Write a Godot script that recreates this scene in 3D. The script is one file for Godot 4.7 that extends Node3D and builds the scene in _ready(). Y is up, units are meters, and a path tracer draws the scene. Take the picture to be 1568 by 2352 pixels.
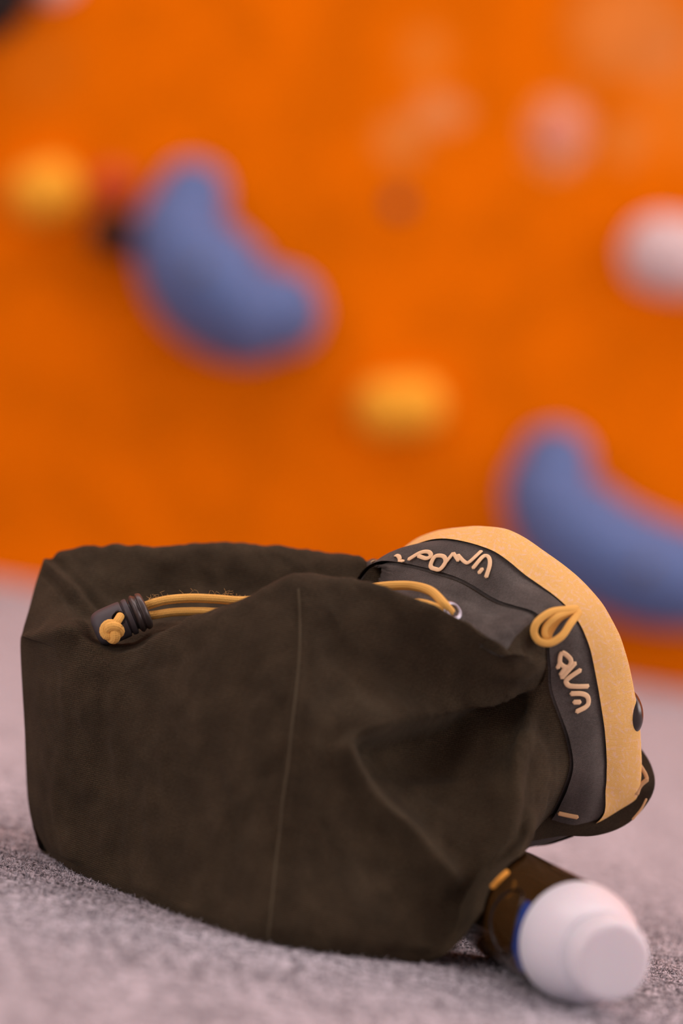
extends Node3D
# A black chalk bag lying on the carpeted mat of a climbing gym, its cloth sagging over a small bottle; the orange climbing wall stands two metres behind.
# Units: metres. Tables in mm. The origin lies on the mat under the bag's drawcord, x to the right along the wall, z towards the camera.

const MM := 0.001
const WALL_Z := -1.897

# Cross-sections of the bag from its base to its mouth, then back down the lining: 14 points each (x, y, z in mm), round from the front foot over the front crest, the sunken top and the far side.
const BAG := [
	[-83.6, 0.5, -33.2, -92.6, 15.1, -33.0, -99.2, 45.8, -30.0, -104.7, 71.6, -29.0, -105.0, 77.8, -30.0, -104.7, 85.5, -35.0, -104.6, 94.8, -42.0, -104.2, 101.1, -47.0, -104.1, 103.0, -50.0, -104.0, 95.0, -53.0, -103.0, 60.0, -48.0, -96.0, 22.0, -42.0, -89.0, 4.0, -38.0, -86.0, 1.0, -35.0],  # base end, where the loop pinches together
	[-71.2, 0.5, -6.9, -77.3, 17.7, -8.0, -81.8, 48.1, -2.0, -85.1, 68.9, -1.0, -87.0, 80.9, -3.0, -88.0, 83.7, -10.0, -90.3, 89.2, -22.0, -93.2, 97.7, -33.0, -97.0, 107.5, -52.0, -88.0, 85.0, -60.0, -86.0, 45.0, -62.0, -80.0, 1.0, -57.0, -78.0, 0.5, -40.0, -74.0, 0.5, -22.0],
	[-53.9, 0.5, 15.7, -58.4, 23.1, 10.0, -63.4, 52.5, 13.0, -66.1, 68.3, 11.0, -67.7, 77.9, 6.0, -68.7, 79.1, -2.0, -71.4, 82.1, -16.0, -75.6, 93.5, -34.0, -80.8, 112.6, -50.0, -78.0, 88.0, -78.0, -75.0, 45.0, -84.0, -68.0, 1.0, -74.0, -62.0, 0.5, -35.0, -57.0, 0.5, -5.0],
	[-32.7, 0.5, 42.0, -38.4, 26.3, 32.0, -43.1, 54.5, 31.0, -46.3, 74.1, 26.0, -48.7, 89.6, 18.0, -49.1, 89.5, 8.0, -50.9, 89.2, -10.0, -54.3, 95.4, -34.0, -59.7, 116.0, -50.0, -58.0, 88.0, -90.0, -55.0, 45.0, -96.0, -48.0, 1.0, -84.0, -42.0, 0.5, -25.0, -35.0, 0.5, 20.0],
	[-13.1, 0.5, 60.6, -19.1, 31.7, 49.0, -23.4, 59.3, 47.0, -27.3, 83.9, 40.0, -29.6, 101.5, 30.0, -29.4, 101.3, 18.0, -31.8, 94.6, -10.0, -34.6, 99.4, -35.0, -39.5, 119.6, -52.0, -38.0, 90.0, -94.0, -35.0, 45.0, -101.0, -30.0, 1.0, -88.0, -24.0, 0.5, -20.0, -16.0, 0.5, 35.0],
	[-1.0, 0.5, 69.0, -3.0, 33.0, 60.0, -4.1, 60.6, 57.0, -6.2, 92.1, 47.0, -10.4, 113.6, 34.0, -9.6, 111.3, 16.0, -11.4, 100.9, -12.0, -15.6, 104.0, -35.0, -22.2, 122.1, -52.0, -20.0, 90.0, -96.0, -18.0, 45.0, -103.0, -12.0, 1.0, -90.0, -8.0, 0.5, -20.0, -3.0, 0.5, 40.0],  # side seam
	[24.7, 0.5, 68.0, 20.3, 32.3, 58.0, 16.6, 63.5, 52.0, 15.5, 85.3, 41.0, 11.9, 114.7, 38.0, 12.6, 113.0, 24.0, 10.6, 106.9, -10.0, 3.8, 111.2, -32.0, -7.0, 122.7, -52.0, 2.0, 92.0, -96.0, 8.0, 50.0, -102.0, 15.0, 4.0, -88.0, 20.0, 2.0, -20.0, 23.0, 0.5, 36.0],
	[51.3, 0.5, 56.8, 55.1, 15.5, 50.0, 45.3, 51.3, 41.0, 40.7, 79.3, 23.0, 36.2, 110.0, 38.0, 37.1, 109.0, 29.0, 31.1, 109.5, 8.0, 21.6, 115.5, -15.0, 5.2, 122.0, -50.0, 25.0, 95.0, -92.0, 40.0, 58.0, -95.0, 48.0, 24.0, -74.0, 42.0, 10.0, -20.0, 44.0, 2.0, 18.0],
	[65.2, 20.3, 58.5, 68.0, 35.1, 43.0, 66.3, 58.1, 33.0, 63.6, 83.0, 13.0, 64.8, 100.7, 34.0, 58.1, 100.4, 38.3, 44.3, 103.1, 29.1, 28.7, 108.3, 20.4, 12.6, 120.9, -46.0, 45.0, 108.0, -80.0, 62.0, 66.0, -90.0, 72.0, 40.0, -70.0, 70.0, 40.0, -20.0, 66.0, 42.0, 30.0],  # resting on the bottle
	[76.9, 38.4, 41.0, 78.8, 52.0, 26.0, 76.4, 70.5, 24.0, 72.0, 85.0, 16.0, 75.7, 97.6, 18.0, 64.6, 106.7, 31.9, 50.4, 109.6, 22.6, 34.3, 115.0, 13.6, 14.2, 121.9, -28.0, 45.0, 112.0, -76.0, 70.0, 72.0, -90.0, 86.0, 43.0, -82.0, 84.0, 40.0, -40.0, 80.0, 42.0, 10.0],  # neck
	[85.7, 39.5, -15.7, 90.8, 61.1, 3.9, 87.6, 74.0, 10.7, 79.1, 89.4, 14.8, 76.6, 98.2, 19.2, 71.0, 113.1, 25.4, 56.4, 116.2, 16.0, 39.9, 121.7, 6.7, 14.5, 120.8, -14.3, 7.5, 98.9, -35.6, 12.1, 74.2, -49.8, 26.4, 50.8, -55.0, 47.9, 34.1, -49.8, 70.5, 29.7, -34.9],  # lower edge of the rim band
	[104.7, 46.5, -16.1, 104.5, 59.9, -6.5, 101.1, 75.4, 1.8, 94.8, 93.0, 9.5, 88.3, 108.0, 15.1, 79.9, 118.2, 15.7, 66.5, 125.6, 10.2, 51.5, 132.9, 3.5, 31.9, 131.8, -13.0, 14.8, 114.3, -39.3, 14.6, 85.8, -60.0, 30.8, 56.2, -68.2, 57.9, 35.7, -61.3, 86.1, 31.9, -41.4],  # lower edge of the rim tape
	[108.9, 43.0, -35.7, 116.8, 55.7, -20.3, 113.2, 76.4, -8.3, 106.3, 95.7, 0.1, 98.3, 111.3, 4.9, 87.5, 123.9, 5.3, 72.9, 133.0, 0.1, 54.3, 139.8, -9.9, 30.2, 132.5, -34.4, 20.4, 113.3, -56.2, 23.8, 87.6, -71.9, 39.0, 62.5, -77.8, 62.1, 44.0, -72.6, 87.4, 36.7, -57.5],  # upper edge of the rim tape
	[107.0, 44.1, -35.0, 114.6, 56.3, -20.2, 111.1, 76.3, -8.6, 104.4, 95.0, -0.5, 96.7, 110.0, 4.2, 86.3, 122.1, 4.5, 72.2, 130.9, -0.5, 54.2, 137.5, -10.1, 31.0, 130.5, -33.8, 21.5, 111.9, -54.8, 24.8, 87.1, -70.0, 39.5, 62.9, -75.6, 61.7, 45.0, -70.6, 86.2, 38.0, -56.0],  # lip
	[100.2, 41.7, -28.9, 107.5, 53.3, -14.7, 104.2, 72.4, -3.7, 97.8, 90.2, 4.0, 90.5, 104.6, 8.5, 80.5, 116.1, 8.8, 67.1, 124.5, 4.0, 49.9, 130.8, -5.2, 27.8, 124.1, -27.7, 18.7, 106.3, -47.8, 21.9, 82.7, -62.2, 35.9, 59.6, -67.6, 57.1, 42.6, -62.8, 80.5, 35.9, -48.9],  # lining
	[81.8, 51.1, -22.2, 86.6, 58.7, -13.0, 84.4, 71.1, -5.8, 80.2, 82.7, -0.7, 75.5, 92.1, 2.2, 69.0, 99.6, 2.4, 60.2, 105.1, -0.7, 49.0, 109.2, -6.7, 34.6, 104.8, -21.4, 28.7, 93.3, -34.5, 30.7, 77.9, -43.9, 39.9, 62.8, -47.4, 53.7, 51.7, -44.3, 68.9, 47.3, -35.3],  # lining
	[61.4, 69.3, -19.6, 62.6, 71.2, -17.3, 62.1, 74.3, -15.5, 61.0, 77.2, -14.3, 59.8, 79.5, -13.5, 58.2, 81.4, -13.5, 56.0, 82.8, -14.3, 53.2, 83.8, -15.8, 49.6, 82.7, -19.4, 48.1, 79.8, -22.7, 48.6, 76.0, -25.1, 50.9, 72.2, -25.9, 54.4, 69.4, -25.2, 58.2, 68.3, -22.9],  # lining
]
const RIM_BAND := [
	[86.7, 38.5, -15.6, 92.0, 60.7, 4.6, 88.7, 74.0, 11.5, 79.9, 89.9, 15.9, 77.3, 98.9, 20.3, 71.4, 114.0, 26.4, 56.5, 117.3, 16.9, 39.6, 122.9, 7.3, 13.6, 121.9, -14.2, 6.4, 99.6, -36.1, 11.0, 74.2, -50.6, 25.7, 50.2, -56.1, 47.8, 33.1, -50.7, 71.0, 28.5, -35.4],
	[97.2, 41.2, -15.6, 99.9, 59.5, -0.2, 96.5, 74.5, 7.9, 88.6, 92.0, 14.1, 83.8, 104.4, 19.1, 76.3, 117.4, 22.5, 61.7, 123.0, 14.8, 45.2, 129.6, 6.3, 21.7, 128.5, -13.3, 9.0, 108.0, -38.2, 11.2, 80.1, -56.5, 27.2, 52.4, -63.6, 52.7, 32.8, -57.2, 79.4, 28.5, -39.0],
	[105.3, 46.0, -15.9, 105.2, 59.5, -6.2, 101.7, 75.3, 2.3, 95.3, 93.2, 10.1, 88.7, 108.4, 15.7, 80.2, 118.7, 16.3, 66.6, 126.2, 10.7, 51.4, 133.5, 3.9, 31.5, 132.5, -12.8, 14.2, 114.7, -39.5, 14.0, 85.9, -60.4, 30.4, 55.9, -68.8, 57.9, 35.1, -61.8, 86.5, 31.2, -41.6],
]
const RIM_TAPE := [
	[105.5, 45.1, -15.2, 105.4, 58.8, -5.4, 101.9, 74.8, 3.3, 95.4, 93.0, 11.2, 88.7, 108.4, 16.8, 80.0, 118.8, 17.4, 66.2, 126.4, 11.8, 50.8, 133.8, 4.8, 30.7, 132.8, -12.1, 13.1, 114.8, -39.1, 12.9, 85.5, -60.3, 29.5, 55.1, -68.8, 57.4, 34.0, -61.7, 86.4, 30.1, -41.3],
	[108.4, 43.2, -25.7, 112.5, 56.7, -12.7, 109.0, 75.5, -2.0, 102.1, 94.8, 6.3, 94.4, 110.7, 11.6, 84.4, 122.4, 12.0, 69.9, 131.0, 6.5, 52.5, 138.2, -2.2, 29.8, 134.0, -23.4, 15.8, 114.9, -48.4, 17.4, 86.8, -67.3, 33.8, 58.4, -74.6, 59.8, 38.1, -68.3, 87.6, 32.4, -50.1],
	[110.3, 42.2, -36.1, 118.4, 55.2, -20.3, 114.8, 76.4, -7.9, 107.7, 96.3, 0.7, 99.5, 112.3, 5.6, 88.3, 125.1, 5.9, 73.4, 134.4, 0.6, 54.2, 141.4, -9.7, 29.6, 134.0, -34.8, 19.4, 114.2, -57.1, 22.9, 87.9, -73.3, 38.6, 62.1, -79.3, 62.2, 43.1, -74.0, 88.3, 35.7, -58.4],
	[109.3, 44.2, -36.6, 117.1, 56.7, -21.4, 113.5, 77.2, -9.5, 106.6, 96.3, -1.3, 98.8, 111.8, 3.5, 88.1, 124.2, 3.9, 73.6, 133.2, -1.2, 55.2, 140.0, -11.1, 31.4, 132.8, -35.4, 21.6, 113.7, -56.9, 25.0, 88.3, -72.5, 40.1, 63.4, -78.3, 62.9, 45.1, -73.1, 88.0, 37.9, -58.2],
	[103.5, 47.8, -26.3, 107.0, 59.9, -14.8, 103.4, 76.6, -5.7, 97.4, 93.5, 1.7, 91.0, 107.6, 6.7, 82.2, 118.3, 7.3, 69.3, 125.8, 2.3, 53.8, 132.5, -5.3, 33.6, 128.5, -24.3, 21.2, 111.5, -46.5, 22.8, 86.5, -63.2, 37.3, 61.3, -69.7, 60.4, 43.3, -64.1, 85.1, 38.2, -48.0],
]
# Letters printed on the rim band: half width of a stroke, the way the cloth faces there, strokes (mm).
const LETTERS := [
	[0.83, [0.334, -0.267, 0.904], [[80.37, 103.42, 21.28, 80.67, 103.46, 21.17, 81.10, 103.36, 20.97, 81.60, 103.14, 20.72, 82.14, 102.85, 20.45, 82.66, 102.52, 20.20, 83.13, 102.19, 19.95, 83.47, 101.91, 19.76, 83.69, 101.66, 19.61, 83.86, 101.40, 19.49, 83.96, 101.13, 19.38, 84.01, 100.85, 19.29, 84.02, 100.59, 19.22, 84.01, 100.33, 19.16, 83.96, 100.10, 19.11, 83.89, 99.87, 19.07, 83.78, 99.62, 19.04, 83.63, 99.38, 19.02, 83.46, 99.16, 19.02, 83.25, 98.98, 19.04, 83.02, 98.86, 19.08, 82.77, 98.81, 19.15, 82.47, 98.84, 19.26, 82.10, 98.91, 19.41, 81.70, 99.04, 19.60, 81.29, 99.22, 19.80, 80.90, 99.45, 20.00, 80.58, 99.72, 20.20, 80.35, 100.04, 20.37, 80.19, 100.46, 20.54, 80.08, 101.00, 20.72, 80.02, 101.59, 20.90, 80.02, 102.20, 21.08, 80.07, 102.74, 21.21, 80.18, 103.17, 21.29, 80.37, 103.42, 21.28], [82.59, 98.94, 19.26, 82.27, 98.19, 19.10, 81.95, 97.43, 18.93, 81.63, 96.67, 18.74, 81.31, 95.91, 18.53], [80.35, 100.04, 20.37, 80.23, 99.55, 20.26, 80.12, 99.06, 20.15, 80.00, 98.57, 20.03, 79.89, 98.07, 19.90]]],
	[0.92, [0.325, -0.302, 0.896], [[85.58, 100.67, 18.56, 85.31, 100.27, 18.59, 85.04, 99.87, 18.61, 84.78, 99.47, 18.61, 84.52, 99.07, 18.59, 84.26, 98.67, 18.57, 84.00, 98.27, 18.53, 83.75, 97.86, 18.48, 83.49, 97.45, 18.42, 83.23, 97.03, 18.35, 82.98, 96.61, 18.28, 82.72, 96.19, 18.20, 82.47, 95.77, 18.11, 82.21, 95.35, 18.01, 81.96, 94.93, 17.92]]],
	[0.90, [0.321, -0.266, 0.909], [[87.89, 98.52, 16.86, 87.51, 98.19, 16.99, 87.11, 97.85, 17.11, 86.72, 97.51, 17.21, 86.33, 97.17, 17.28, 85.97, 96.85, 17.33, 85.63, 96.53, 17.36, 85.33, 96.25, 17.38, 85.06, 95.97, 17.38, 84.80, 95.71, 17.37, 84.57, 95.47, 17.36, 84.36, 95.24, 17.34, 84.18, 95.02, 17.32, 84.02, 94.81, 17.29, 83.89, 94.62, 17.26, 83.79, 94.45, 17.23, 83.72, 94.31, 17.19, 83.67, 94.18, 17.16, 83.65, 94.05, 17.12, 83.65, 93.94, 17.08, 83.69, 93.81, 17.03, 83.76, 93.68, 16.96, 83.86, 93.53, 16.89, 83.98, 93.36, 16.80, 84.14, 93.19, 16.70, 84.32, 93.02, 16.60, 84.53, 92.87, 16.50, 84.78, 92.75, 16.40, 85.06, 92.66, 16.30, 85.38, 92.62, 16.20, 85.74, 92.60, 16.10, 86.13, 92.62, 15.99, 86.56, 92.65, 15.88, 87.00, 92.70, 15.75, 87.46, 92.75, 15.61, 87.94, 92.80, 15.45, 88.43, 92.86, 15.27, 88.95, 92.94, 15.06, 89.49, 93.02, 14.82, 90.04, 93.11, 14.54, 90.60, 93.19, 14.24, 91.16, 93.28, 13.92, 91.70, 93.35, 13.57]]],
	[0.90, [0.416, -0.116, 0.902], [[86.18, 90.09, 15.33, 86.68, 90.17, 15.22, 87.20, 90.25, 15.10, 87.72, 90.34, 14.96, 88.25, 90.43, 14.81, 88.75, 90.50, 14.65, 89.24, 90.54, 14.47, 89.69, 90.55, 14.29, 90.10, 90.53, 14.10, 90.49, 90.48, 13.91, 90.85, 90.42, 13.71, 91.19, 90.33, 13.52, 91.49, 90.21, 13.33, 91.77, 90.06, 13.16, 92.01, 89.88, 12.99, 92.22, 89.66, 12.84, 92.39, 89.39, 12.71, 92.54, 89.08, 12.59, 92.66, 88.76, 12.49, 92.74, 88.44, 12.42, 92.79, 88.13, 12.37, 92.80, 87.84, 12.34, 92.79, 87.59, 12.33, 92.75, 87.36, 12.34, 92.68, 87.13, 12.37, 92.57, 86.91, 12.41, 92.42, 86.68, 12.48, 92.22, 86.45, 12.57, 91.98, 86.20, 12.67, 91.68, 85.94, 12.80, 91.31, 85.67, 12.93, 90.90, 85.39, 13.07, 90.46, 85.11, 13.20, 90.02, 84.82, 13.32, 89.59, 84.54, 13.42, 89.19, 84.27, 13.51], [87.66, 87.34, 14.41, 88.20, 87.42, 14.27, 88.75, 87.50, 14.12, 89.31, 87.58, 13.96, 89.87, 87.66, 13.77]]],
	[0.83, [-0.633, 0.735, 0.242], [[13.56, 122.67, -19.00, 14.22, 122.67, -22.14, 14.90, 122.67, -24.05, 15.55, 122.66, -25.41, 16.18, 122.66, -26.54, 16.78, 122.69, -27.54, 17.36, 122.79, -28.40, 17.91, 122.97, -29.09, 18.46, 123.30, -29.43, 18.89, 123.69, -29.25, 19.36, 124.20, -28.52, 20.03, 124.91, -27.50, 20.63, 125.53, -26.54, 21.06, 125.93, -25.97, 21.01, 126.27, -7.63, 21.36, 126.32, -7.32, 21.67, 126.25, -6.93, 21.95, 126.09, -6.49, 22.18, 125.85, -6.05, 22.35, 125.57, -5.64, 22.46, 125.27, -5.27, 22.50, 124.98, -4.98, 22.51, 124.73, -4.74, 22.78, 124.73, -4.52, 23.00, 124.74, -4.34, 23.20, 124.74, -4.17, 23.39, 124.74, -4.01, 23.58, 124.74, -3.86, 23.78, 124.74, -3.70]]],
	[0.83, [-0.518, 0.497, 0.696], [[25.40, 125.61, -3.08, 25.91, 126.04, -3.00, 26.43, 126.49, -2.92, 26.96, 126.96, -2.84, 27.48, 127.42, -2.76, 27.99, 127.84, -2.67, 28.48, 128.22, -2.57, 28.94, 128.53, -2.44, 29.38, 128.77, -2.28, 29.81, 128.97, -2.10, 30.22, 129.12, -1.90, 30.60, 129.22, -1.69, 30.96, 129.28, -1.47, 31.29, 129.31, -1.24, 31.57, 129.31, -1.02, 31.83, 129.25, -0.79, 32.07, 129.14, -0.53, 32.29, 128.98, -0.26, 32.46, 128.80, 0.00, 32.59, 128.61, 0.23, 32.66, 128.41, 0.42, 32.68, 128.24, 0.55, 32.62, 128.05, 0.63, 32.50, 127.85, 0.68, 32.32, 127.63, 0.69, 32.10, 127.42, 0.67, 31.84, 127.24, 0.61, 31.56, 127.09, 0.51, 31.27, 127.00, 0.36, 30.95, 126.97, 0.15, 30.58, 126.98, -0.13, 30.18, 127.04, -0.46, 29.75, 127.12, -0.82, 29.33, 127.21, -1.19, 28.90, 127.29, -1.57, 28.49, 127.36, -1.93]]],
	[0.83, [-0.485, 0.470, 0.737], [[33.03, 125.23, 2.67, 33.08, 125.58, 2.49, 33.16, 126.01, 2.28, 33.29, 126.49, 2.07, 33.45, 126.99, 1.88, 33.65, 127.46, 1.72, 33.88, 127.87, 1.62, 34.13, 128.18, 1.60, 34.45, 128.40, 1.67, 34.83, 128.56, 1.82, 35.25, 128.67, 2.03, 35.69, 128.73, 2.28, 36.11, 128.75, 2.55, 36.49, 128.72, 2.81, 36.79, 128.65, 3.06, 37.04, 128.53, 3.30, 37.26, 128.36, 3.56, 37.45, 128.14, 3.83, 37.60, 127.88, 4.09, 37.71, 127.59, 4.33, 37.76, 127.28, 4.56, 37.75, 126.96, 4.74, 37.67, 126.59, 4.91, 37.51, 126.15, 5.07, 37.30, 125.68, 5.21, 37.05, 125.20, 5.32, 36.77, 124.77, 5.41, 36.48, 124.40, 5.45, 36.20, 124.13, 5.43, 35.89, 123.96, 5.34, 35.54, 123.88, 5.18, 35.23, 123.91, 4.95, 34.87, 123.95, 4.70, 34.51, 123.99, 4.43, 34.16, 124.03, 4.18, 33.85, 124.07, 3.96, 33.60, 124.11, 3.77, 33.42, 124.22, 3.57, 33.27, 124.36, 3.38, 33.15, 124.53, 3.20, 33.07, 124.72, 3.02, 33.03, 124.96, 2.84, 33.03, 125.23, 2.67]]],
	[0.69, [-0.452, 0.521, 0.724], [[37.79, 126.66, 4.94, 38.31, 127.56, 4.74, 38.84, 128.47, 4.50, 39.38, 129.40, 4.20, 39.93, 130.34, 3.78], [39.93, 130.34, 3.78, 40.43, 129.75, 4.58, 40.94, 129.17, 5.33, 41.45, 128.60, 6.05, 41.96, 128.03, 6.75]]],
	[0.71, [-0.382, 0.569, 0.728], [[41.47, 129.98, 5.01, 41.84, 129.68, 5.49, 42.23, 129.36, 5.98, 42.63, 129.03, 6.47, 43.02, 128.71, 6.93, 43.39, 128.43, 7.36, 43.75, 128.20, 7.74, 44.07, 128.03, 8.03, 44.32, 127.92, 8.25, 44.52, 127.83, 8.41, 44.69, 127.78, 8.53, 44.84, 127.78, 8.61, 45.02, 127.86, 8.66, 45.25, 128.02, 8.68, 45.56, 128.29, 8.66, 45.95, 128.70, 8.59, 46.41, 129.24, 8.42, 46.93, 129.88, 8.13, 47.49, 130.59, 7.70, 48.07, 131.31, 7.12, 48.64, 132.01, 6.43, 49.17, 132.64, 5.72]]],
	[0.71, [-0.199, 0.583, 0.787], [[47.02, 126.42, 10.39, 47.42, 127.08, 10.22, 47.85, 127.80, 9.99, 48.28, 128.54, 9.69, 48.73, 129.27, 9.33, 49.16, 129.94, 8.92, 49.57, 130.49, 8.52, 49.95, 130.90, 8.19, 50.29, 131.16, 8.00, 50.60, 131.30, 7.91, 50.89, 131.34, 7.92, 51.16, 131.31, 8.01, 51.41, 131.22, 8.17, 51.63, 131.07, 8.36, 51.82, 130.90, 8.58, 51.98, 130.69, 8.83, 52.12, 130.41, 9.14, 52.24, 130.07, 9.48, 52.33, 129.69, 9.85, 52.39, 129.27, 10.22, 52.42, 128.81, 10.60, 52.42, 128.33, 10.96, 52.38, 127.81, 11.31, 52.30, 127.24, 11.65, 52.19, 126.63, 11.96, 52.07, 126.01, 12.26, 51.95, 125.38, 12.52, 51.84, 124.76, 12.77, 51.74, 124.16, 13.00], [49.18, 125.10, 11.83, 49.43, 125.52, 11.72, 49.68, 125.95, 11.60, 49.93, 126.38, 11.47, 50.18, 126.82, 11.33]]],
]
const CORD_UPPER := [-63.2, 93.8, -6.0, -60.1, 95.8, -6.0, -54.4, 98.3, -6.0, -46.3, 100.2, -7.0, -37.4, 101.3, -7.0, -28.4, 102.2, -7.0, -16.6, 105.3, -7.0, -2.1, 110.1, 0.0, 12.3, 113.8, 10.0, 20.8, 116.2, 14.0, 28.0, 117.3, 16.0, 33.9, 116.6, 22.0, 38.3, 113.5, 28.0, 41.4, 110.8, 27.0]
const CORD_LOWER := [-62.7, 91.3, -5.0, -58.6, 92.3, -5.0, -51.5, 94.5, -6.0, -42.6, 96.2, -6.0, -32.1, 97.6, -6.0, -15.9, 101.3, -5.0, 1.6, 106.0, 4.0, 18.8, 110.2, 16.0, 30.1, 112.2, 24.0, 35.9, 111.8, 28.0, 40.8, 110.5, 27.0]
const LOOP_OUTER := [82.7, 118.7, 20.0, 79.1, 118.0, 25.0, 73.7, 116.4, 29.0, 69.8, 112.7, 31.0, 69.2, 109.1, 31.0, 71.3, 106.5, 31.0, 74.9, 106.4, 31.0, 78.6, 109.4, 30.0, 81.0, 113.8, 27.0, 83.7, 117.5, 21.0]
const LOOP_INNER := [83.3, 118.2, 20.0, 79.5, 117.1, 25.0, 75.7, 115.2, 29.0, 72.9, 111.8, 30.0, 72.8, 109.0, 30.0, 74.3, 107.5, 29.0, 74.9, 110.1, 27.0, 77.3, 114.5, 25.0, 80.9, 117.1, 23.0, 83.7, 118.0, 20.0]
const RIDGE_LOW := [11.1, 66.8, 52.0, 14.6, 62.5, 52.0, 25.3, 49.8, 50.0, 36.9, 40.0, 48.0, 48.7, 29.9, 44.0, 60.9, 22.3, 40.0]
const RIDGE_RIGHT := [75.3, 86.0, 18.0, 71.9, 71.4, 26.0, 69.9, 55.4, 30.0, 69.5, 41.0, 32.0, 69.6, 27.8, 36.0]
const OVERHANG := [8.5, 65.0, 52.0, 22.0, 69.7, 48.0, 33.1, 72.7, 42.0, 47.0, 77.2, 38.0, 62.0, 87.1, 26.0, 78.6, 92.7, 10.0]
const RIDGE_BAND := [59.5, 76.6, 24.0, 52.9, 60.2, 32.0, 45.8, 58.0, 36.0]
const SEAM_SIDE := [-6.7, 106.8, 40.0, -5.9, 93.6, 47.0, -3.7, 60.7, 57.0, -2.1, 31.7, 60.0, -1.0, 2.7, 66.0]
const SEAM_BASE := [-104.0, 102.4, -47.0, -98.8, 100.8, -42.0, -92.5, 97.0, -34.0, -85.2, 91.4, -26.0, -78.7, 86.5, -20.0]
const CREASE_BASE := [-105.0, 73.9, -29.0, -94.2, 78.5, -15.0, -79.6, 84.7, -6.0]
const CREASE_CORNER := [-68.2, 76.8, 9.0, -63.2, 52.5, 13.0, -57.7, 23.3, 11.0]
const HOLLOW := [45.3, 61.0, 38.0, 33.6, 61.0, 42.0]
const STRAP := [82.0, 39.9, -8.0, 93.3, 43.1, -12.0, 104.3, 44.4, -16.0, 112.5, 48.0, -19.0, 117.6, 53.4, -21.0, 120.5, 60.1, -23.0, 119.0, 65.6, -28.0, 114.9, 70.7, -38.0]
const STRAP_MARKS := [[0.7, [117.1, 67.9, -19.0, 119.7, 64.9, -18.0, 120.9, 62.8, -18.0]], [0.8, [120.9, 62.8, -17.5, 118.8, 60.2, -17.5, 118.1, 57.1, -17.5]], [0.6, [116.5, 65.5, -18.0, 118.2, 62.4, -17.5]], [0.4, [121.7, 56.0, -17.5, 120.4, 52.3, -17.0, 117.9, 48.2, -16.5]]]
const MARK_BAND := [90.9, 47.3, -5.7, 94.3, 47.0, -6.9, 97.8, 46.8, -8.0]
const MARK_TAG := [66.5, 28.1, 62.0, 68.5, 31.1, 62.0, 70.9, 33.4, 59.0]


var wool := FastNoiseLite.new()


func _ready() -> void:
	# --- camera
	var cam := Camera3D.new()
	cam.name = "camera"
	var lens := CameraAttributesPhysical.new()
	lens.frustum_focal_length = 12.0 / (1176.0 / 5553.0)
	lens.frustum_focus_distance = 0.83
	lens.frustum_near = 0.02
	lens.frustum_far = 60.0
	lens.exposure_aperture = 2.35
	cam.attributes = lens
	add_child(cam)
	cam.fov = rad_to_deg(2.0 * atan(1176.0 / 5553.0))
	cam.position = Vector3(0, 0.138, 0.83)
	cam.rotation_degrees = Vector3(0, 0, 9.3)
	cam.current = true
	# --- surroundings
	var env := Environment.new()
	env.background_mode = Environment.BG_COLOR
	env.background_color = Color(0.02, 0.02, 0.02)
	env.tonemap_mode = Environment.TONE_MAPPER_LINEAR
	env.tonemap_exposure = 0.565
	env.sdfgi_enabled = true
	env.ssao_enabled = true
	env.ssil_enabled = true
	var we := WorldEnvironment.new()
	we.name = "surroundings"
	we.environment = env
	add_child(we)
	# --- the gym's ceiling lamps
	var n := 0
	for p in [Vector3(-2.4, 3.4, -0.6), Vector3(0.1, 3.4, -0.6), Vector3(2.6, 3.4, -0.6)]:
		ceiling_lamp(p, n)
		n += 1
	# --- daylight from two unseen windows, put in to light bag and bottle: left behind the camera, and right beside the bag
	unseen_side_window("window_1", Vector3(-4.0, 1.9, 3.4), 180.0, 15.0, "large bright unseen window put into the left side wall of the gym")
	unseen_side_window("window_2", Vector3(4.0, 1.8, 0.3), 0.0, 15.0, "large bright unseen window put into the right side wall of the gym")
	# --- setting
	room()
	carpet_pile()
	# --- things
	chalk_bag()
	bottle()
	holds()


# ------------------------------------------------------------------ helpers

func tag(o: Node3D, label: String, category: String, group := "") -> Node3D:
	o.set_meta("label", label)
	o.set_meta("category", category)
	if group:
		o.set_meta("group", group)
	return o


func put(called: String, mesh: Mesh, m: Material, parent: Node = self) -> MeshInstance3D:
	var o := MeshInstance3D.new()
	o.name = called
	o.mesh = mesh
	o.material_override = m
	parent.add_child(o, true)
	return o


func mat(c: Color, rough := 0.9, spec := 0.5) -> StandardMaterial3D:
	var m := StandardMaterial3D.new()
	m.albedo_color = c
	m.roughness = rough
	m.metallic_specular = spec
	return m


func rgb(r: float, g: float, b: float) -> Color:
	return Color(r / 255.0, g / 255.0, b / 255.0)


func vecs(a: Array) -> Array:
	var out := []
	for i in range(0, a.size(), 3):
		out.append(Vector3(a[i], a[i + 1], a[i + 2]) * MM)
	return out


func spline(p0: Vector3, p1: Vector3, p2: Vector3, p3: Vector3, t: float) -> Vector3:
	return 0.5 * (2.0 * p1 + (p2 - p0) * t + (2.0 * p0 - 5.0 * p1 + 4.0 * p2 - p3) * t * t + (3.0 * p1 - p0 - 3.0 * p2 + p3) * t * t * t)


func on_loop(r: Array, v: float) -> Vector3:
	var n := r.size()
	var i := floori(v)
	return spline(r[posmod(i - 1, n)], r[posmod(i, n)], r[posmod(i + 1, n)], r[posmod(i + 2, n)], v - i)


func on_line(r: Array, u: float) -> Vector3:
	var n := r.size()
	var i := mini(floori(u), n - 2)
	var a: Vector3 = r[i - 1] if i > 0 else 2.0 * r[0] - r[1]
	var b: Vector3 = r[i + 2] if i + 2 < n else 2.0 * r[n - 1] - r[n - 2]
	return spline(a, r[i], r[i + 1], b, u - i)


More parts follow.
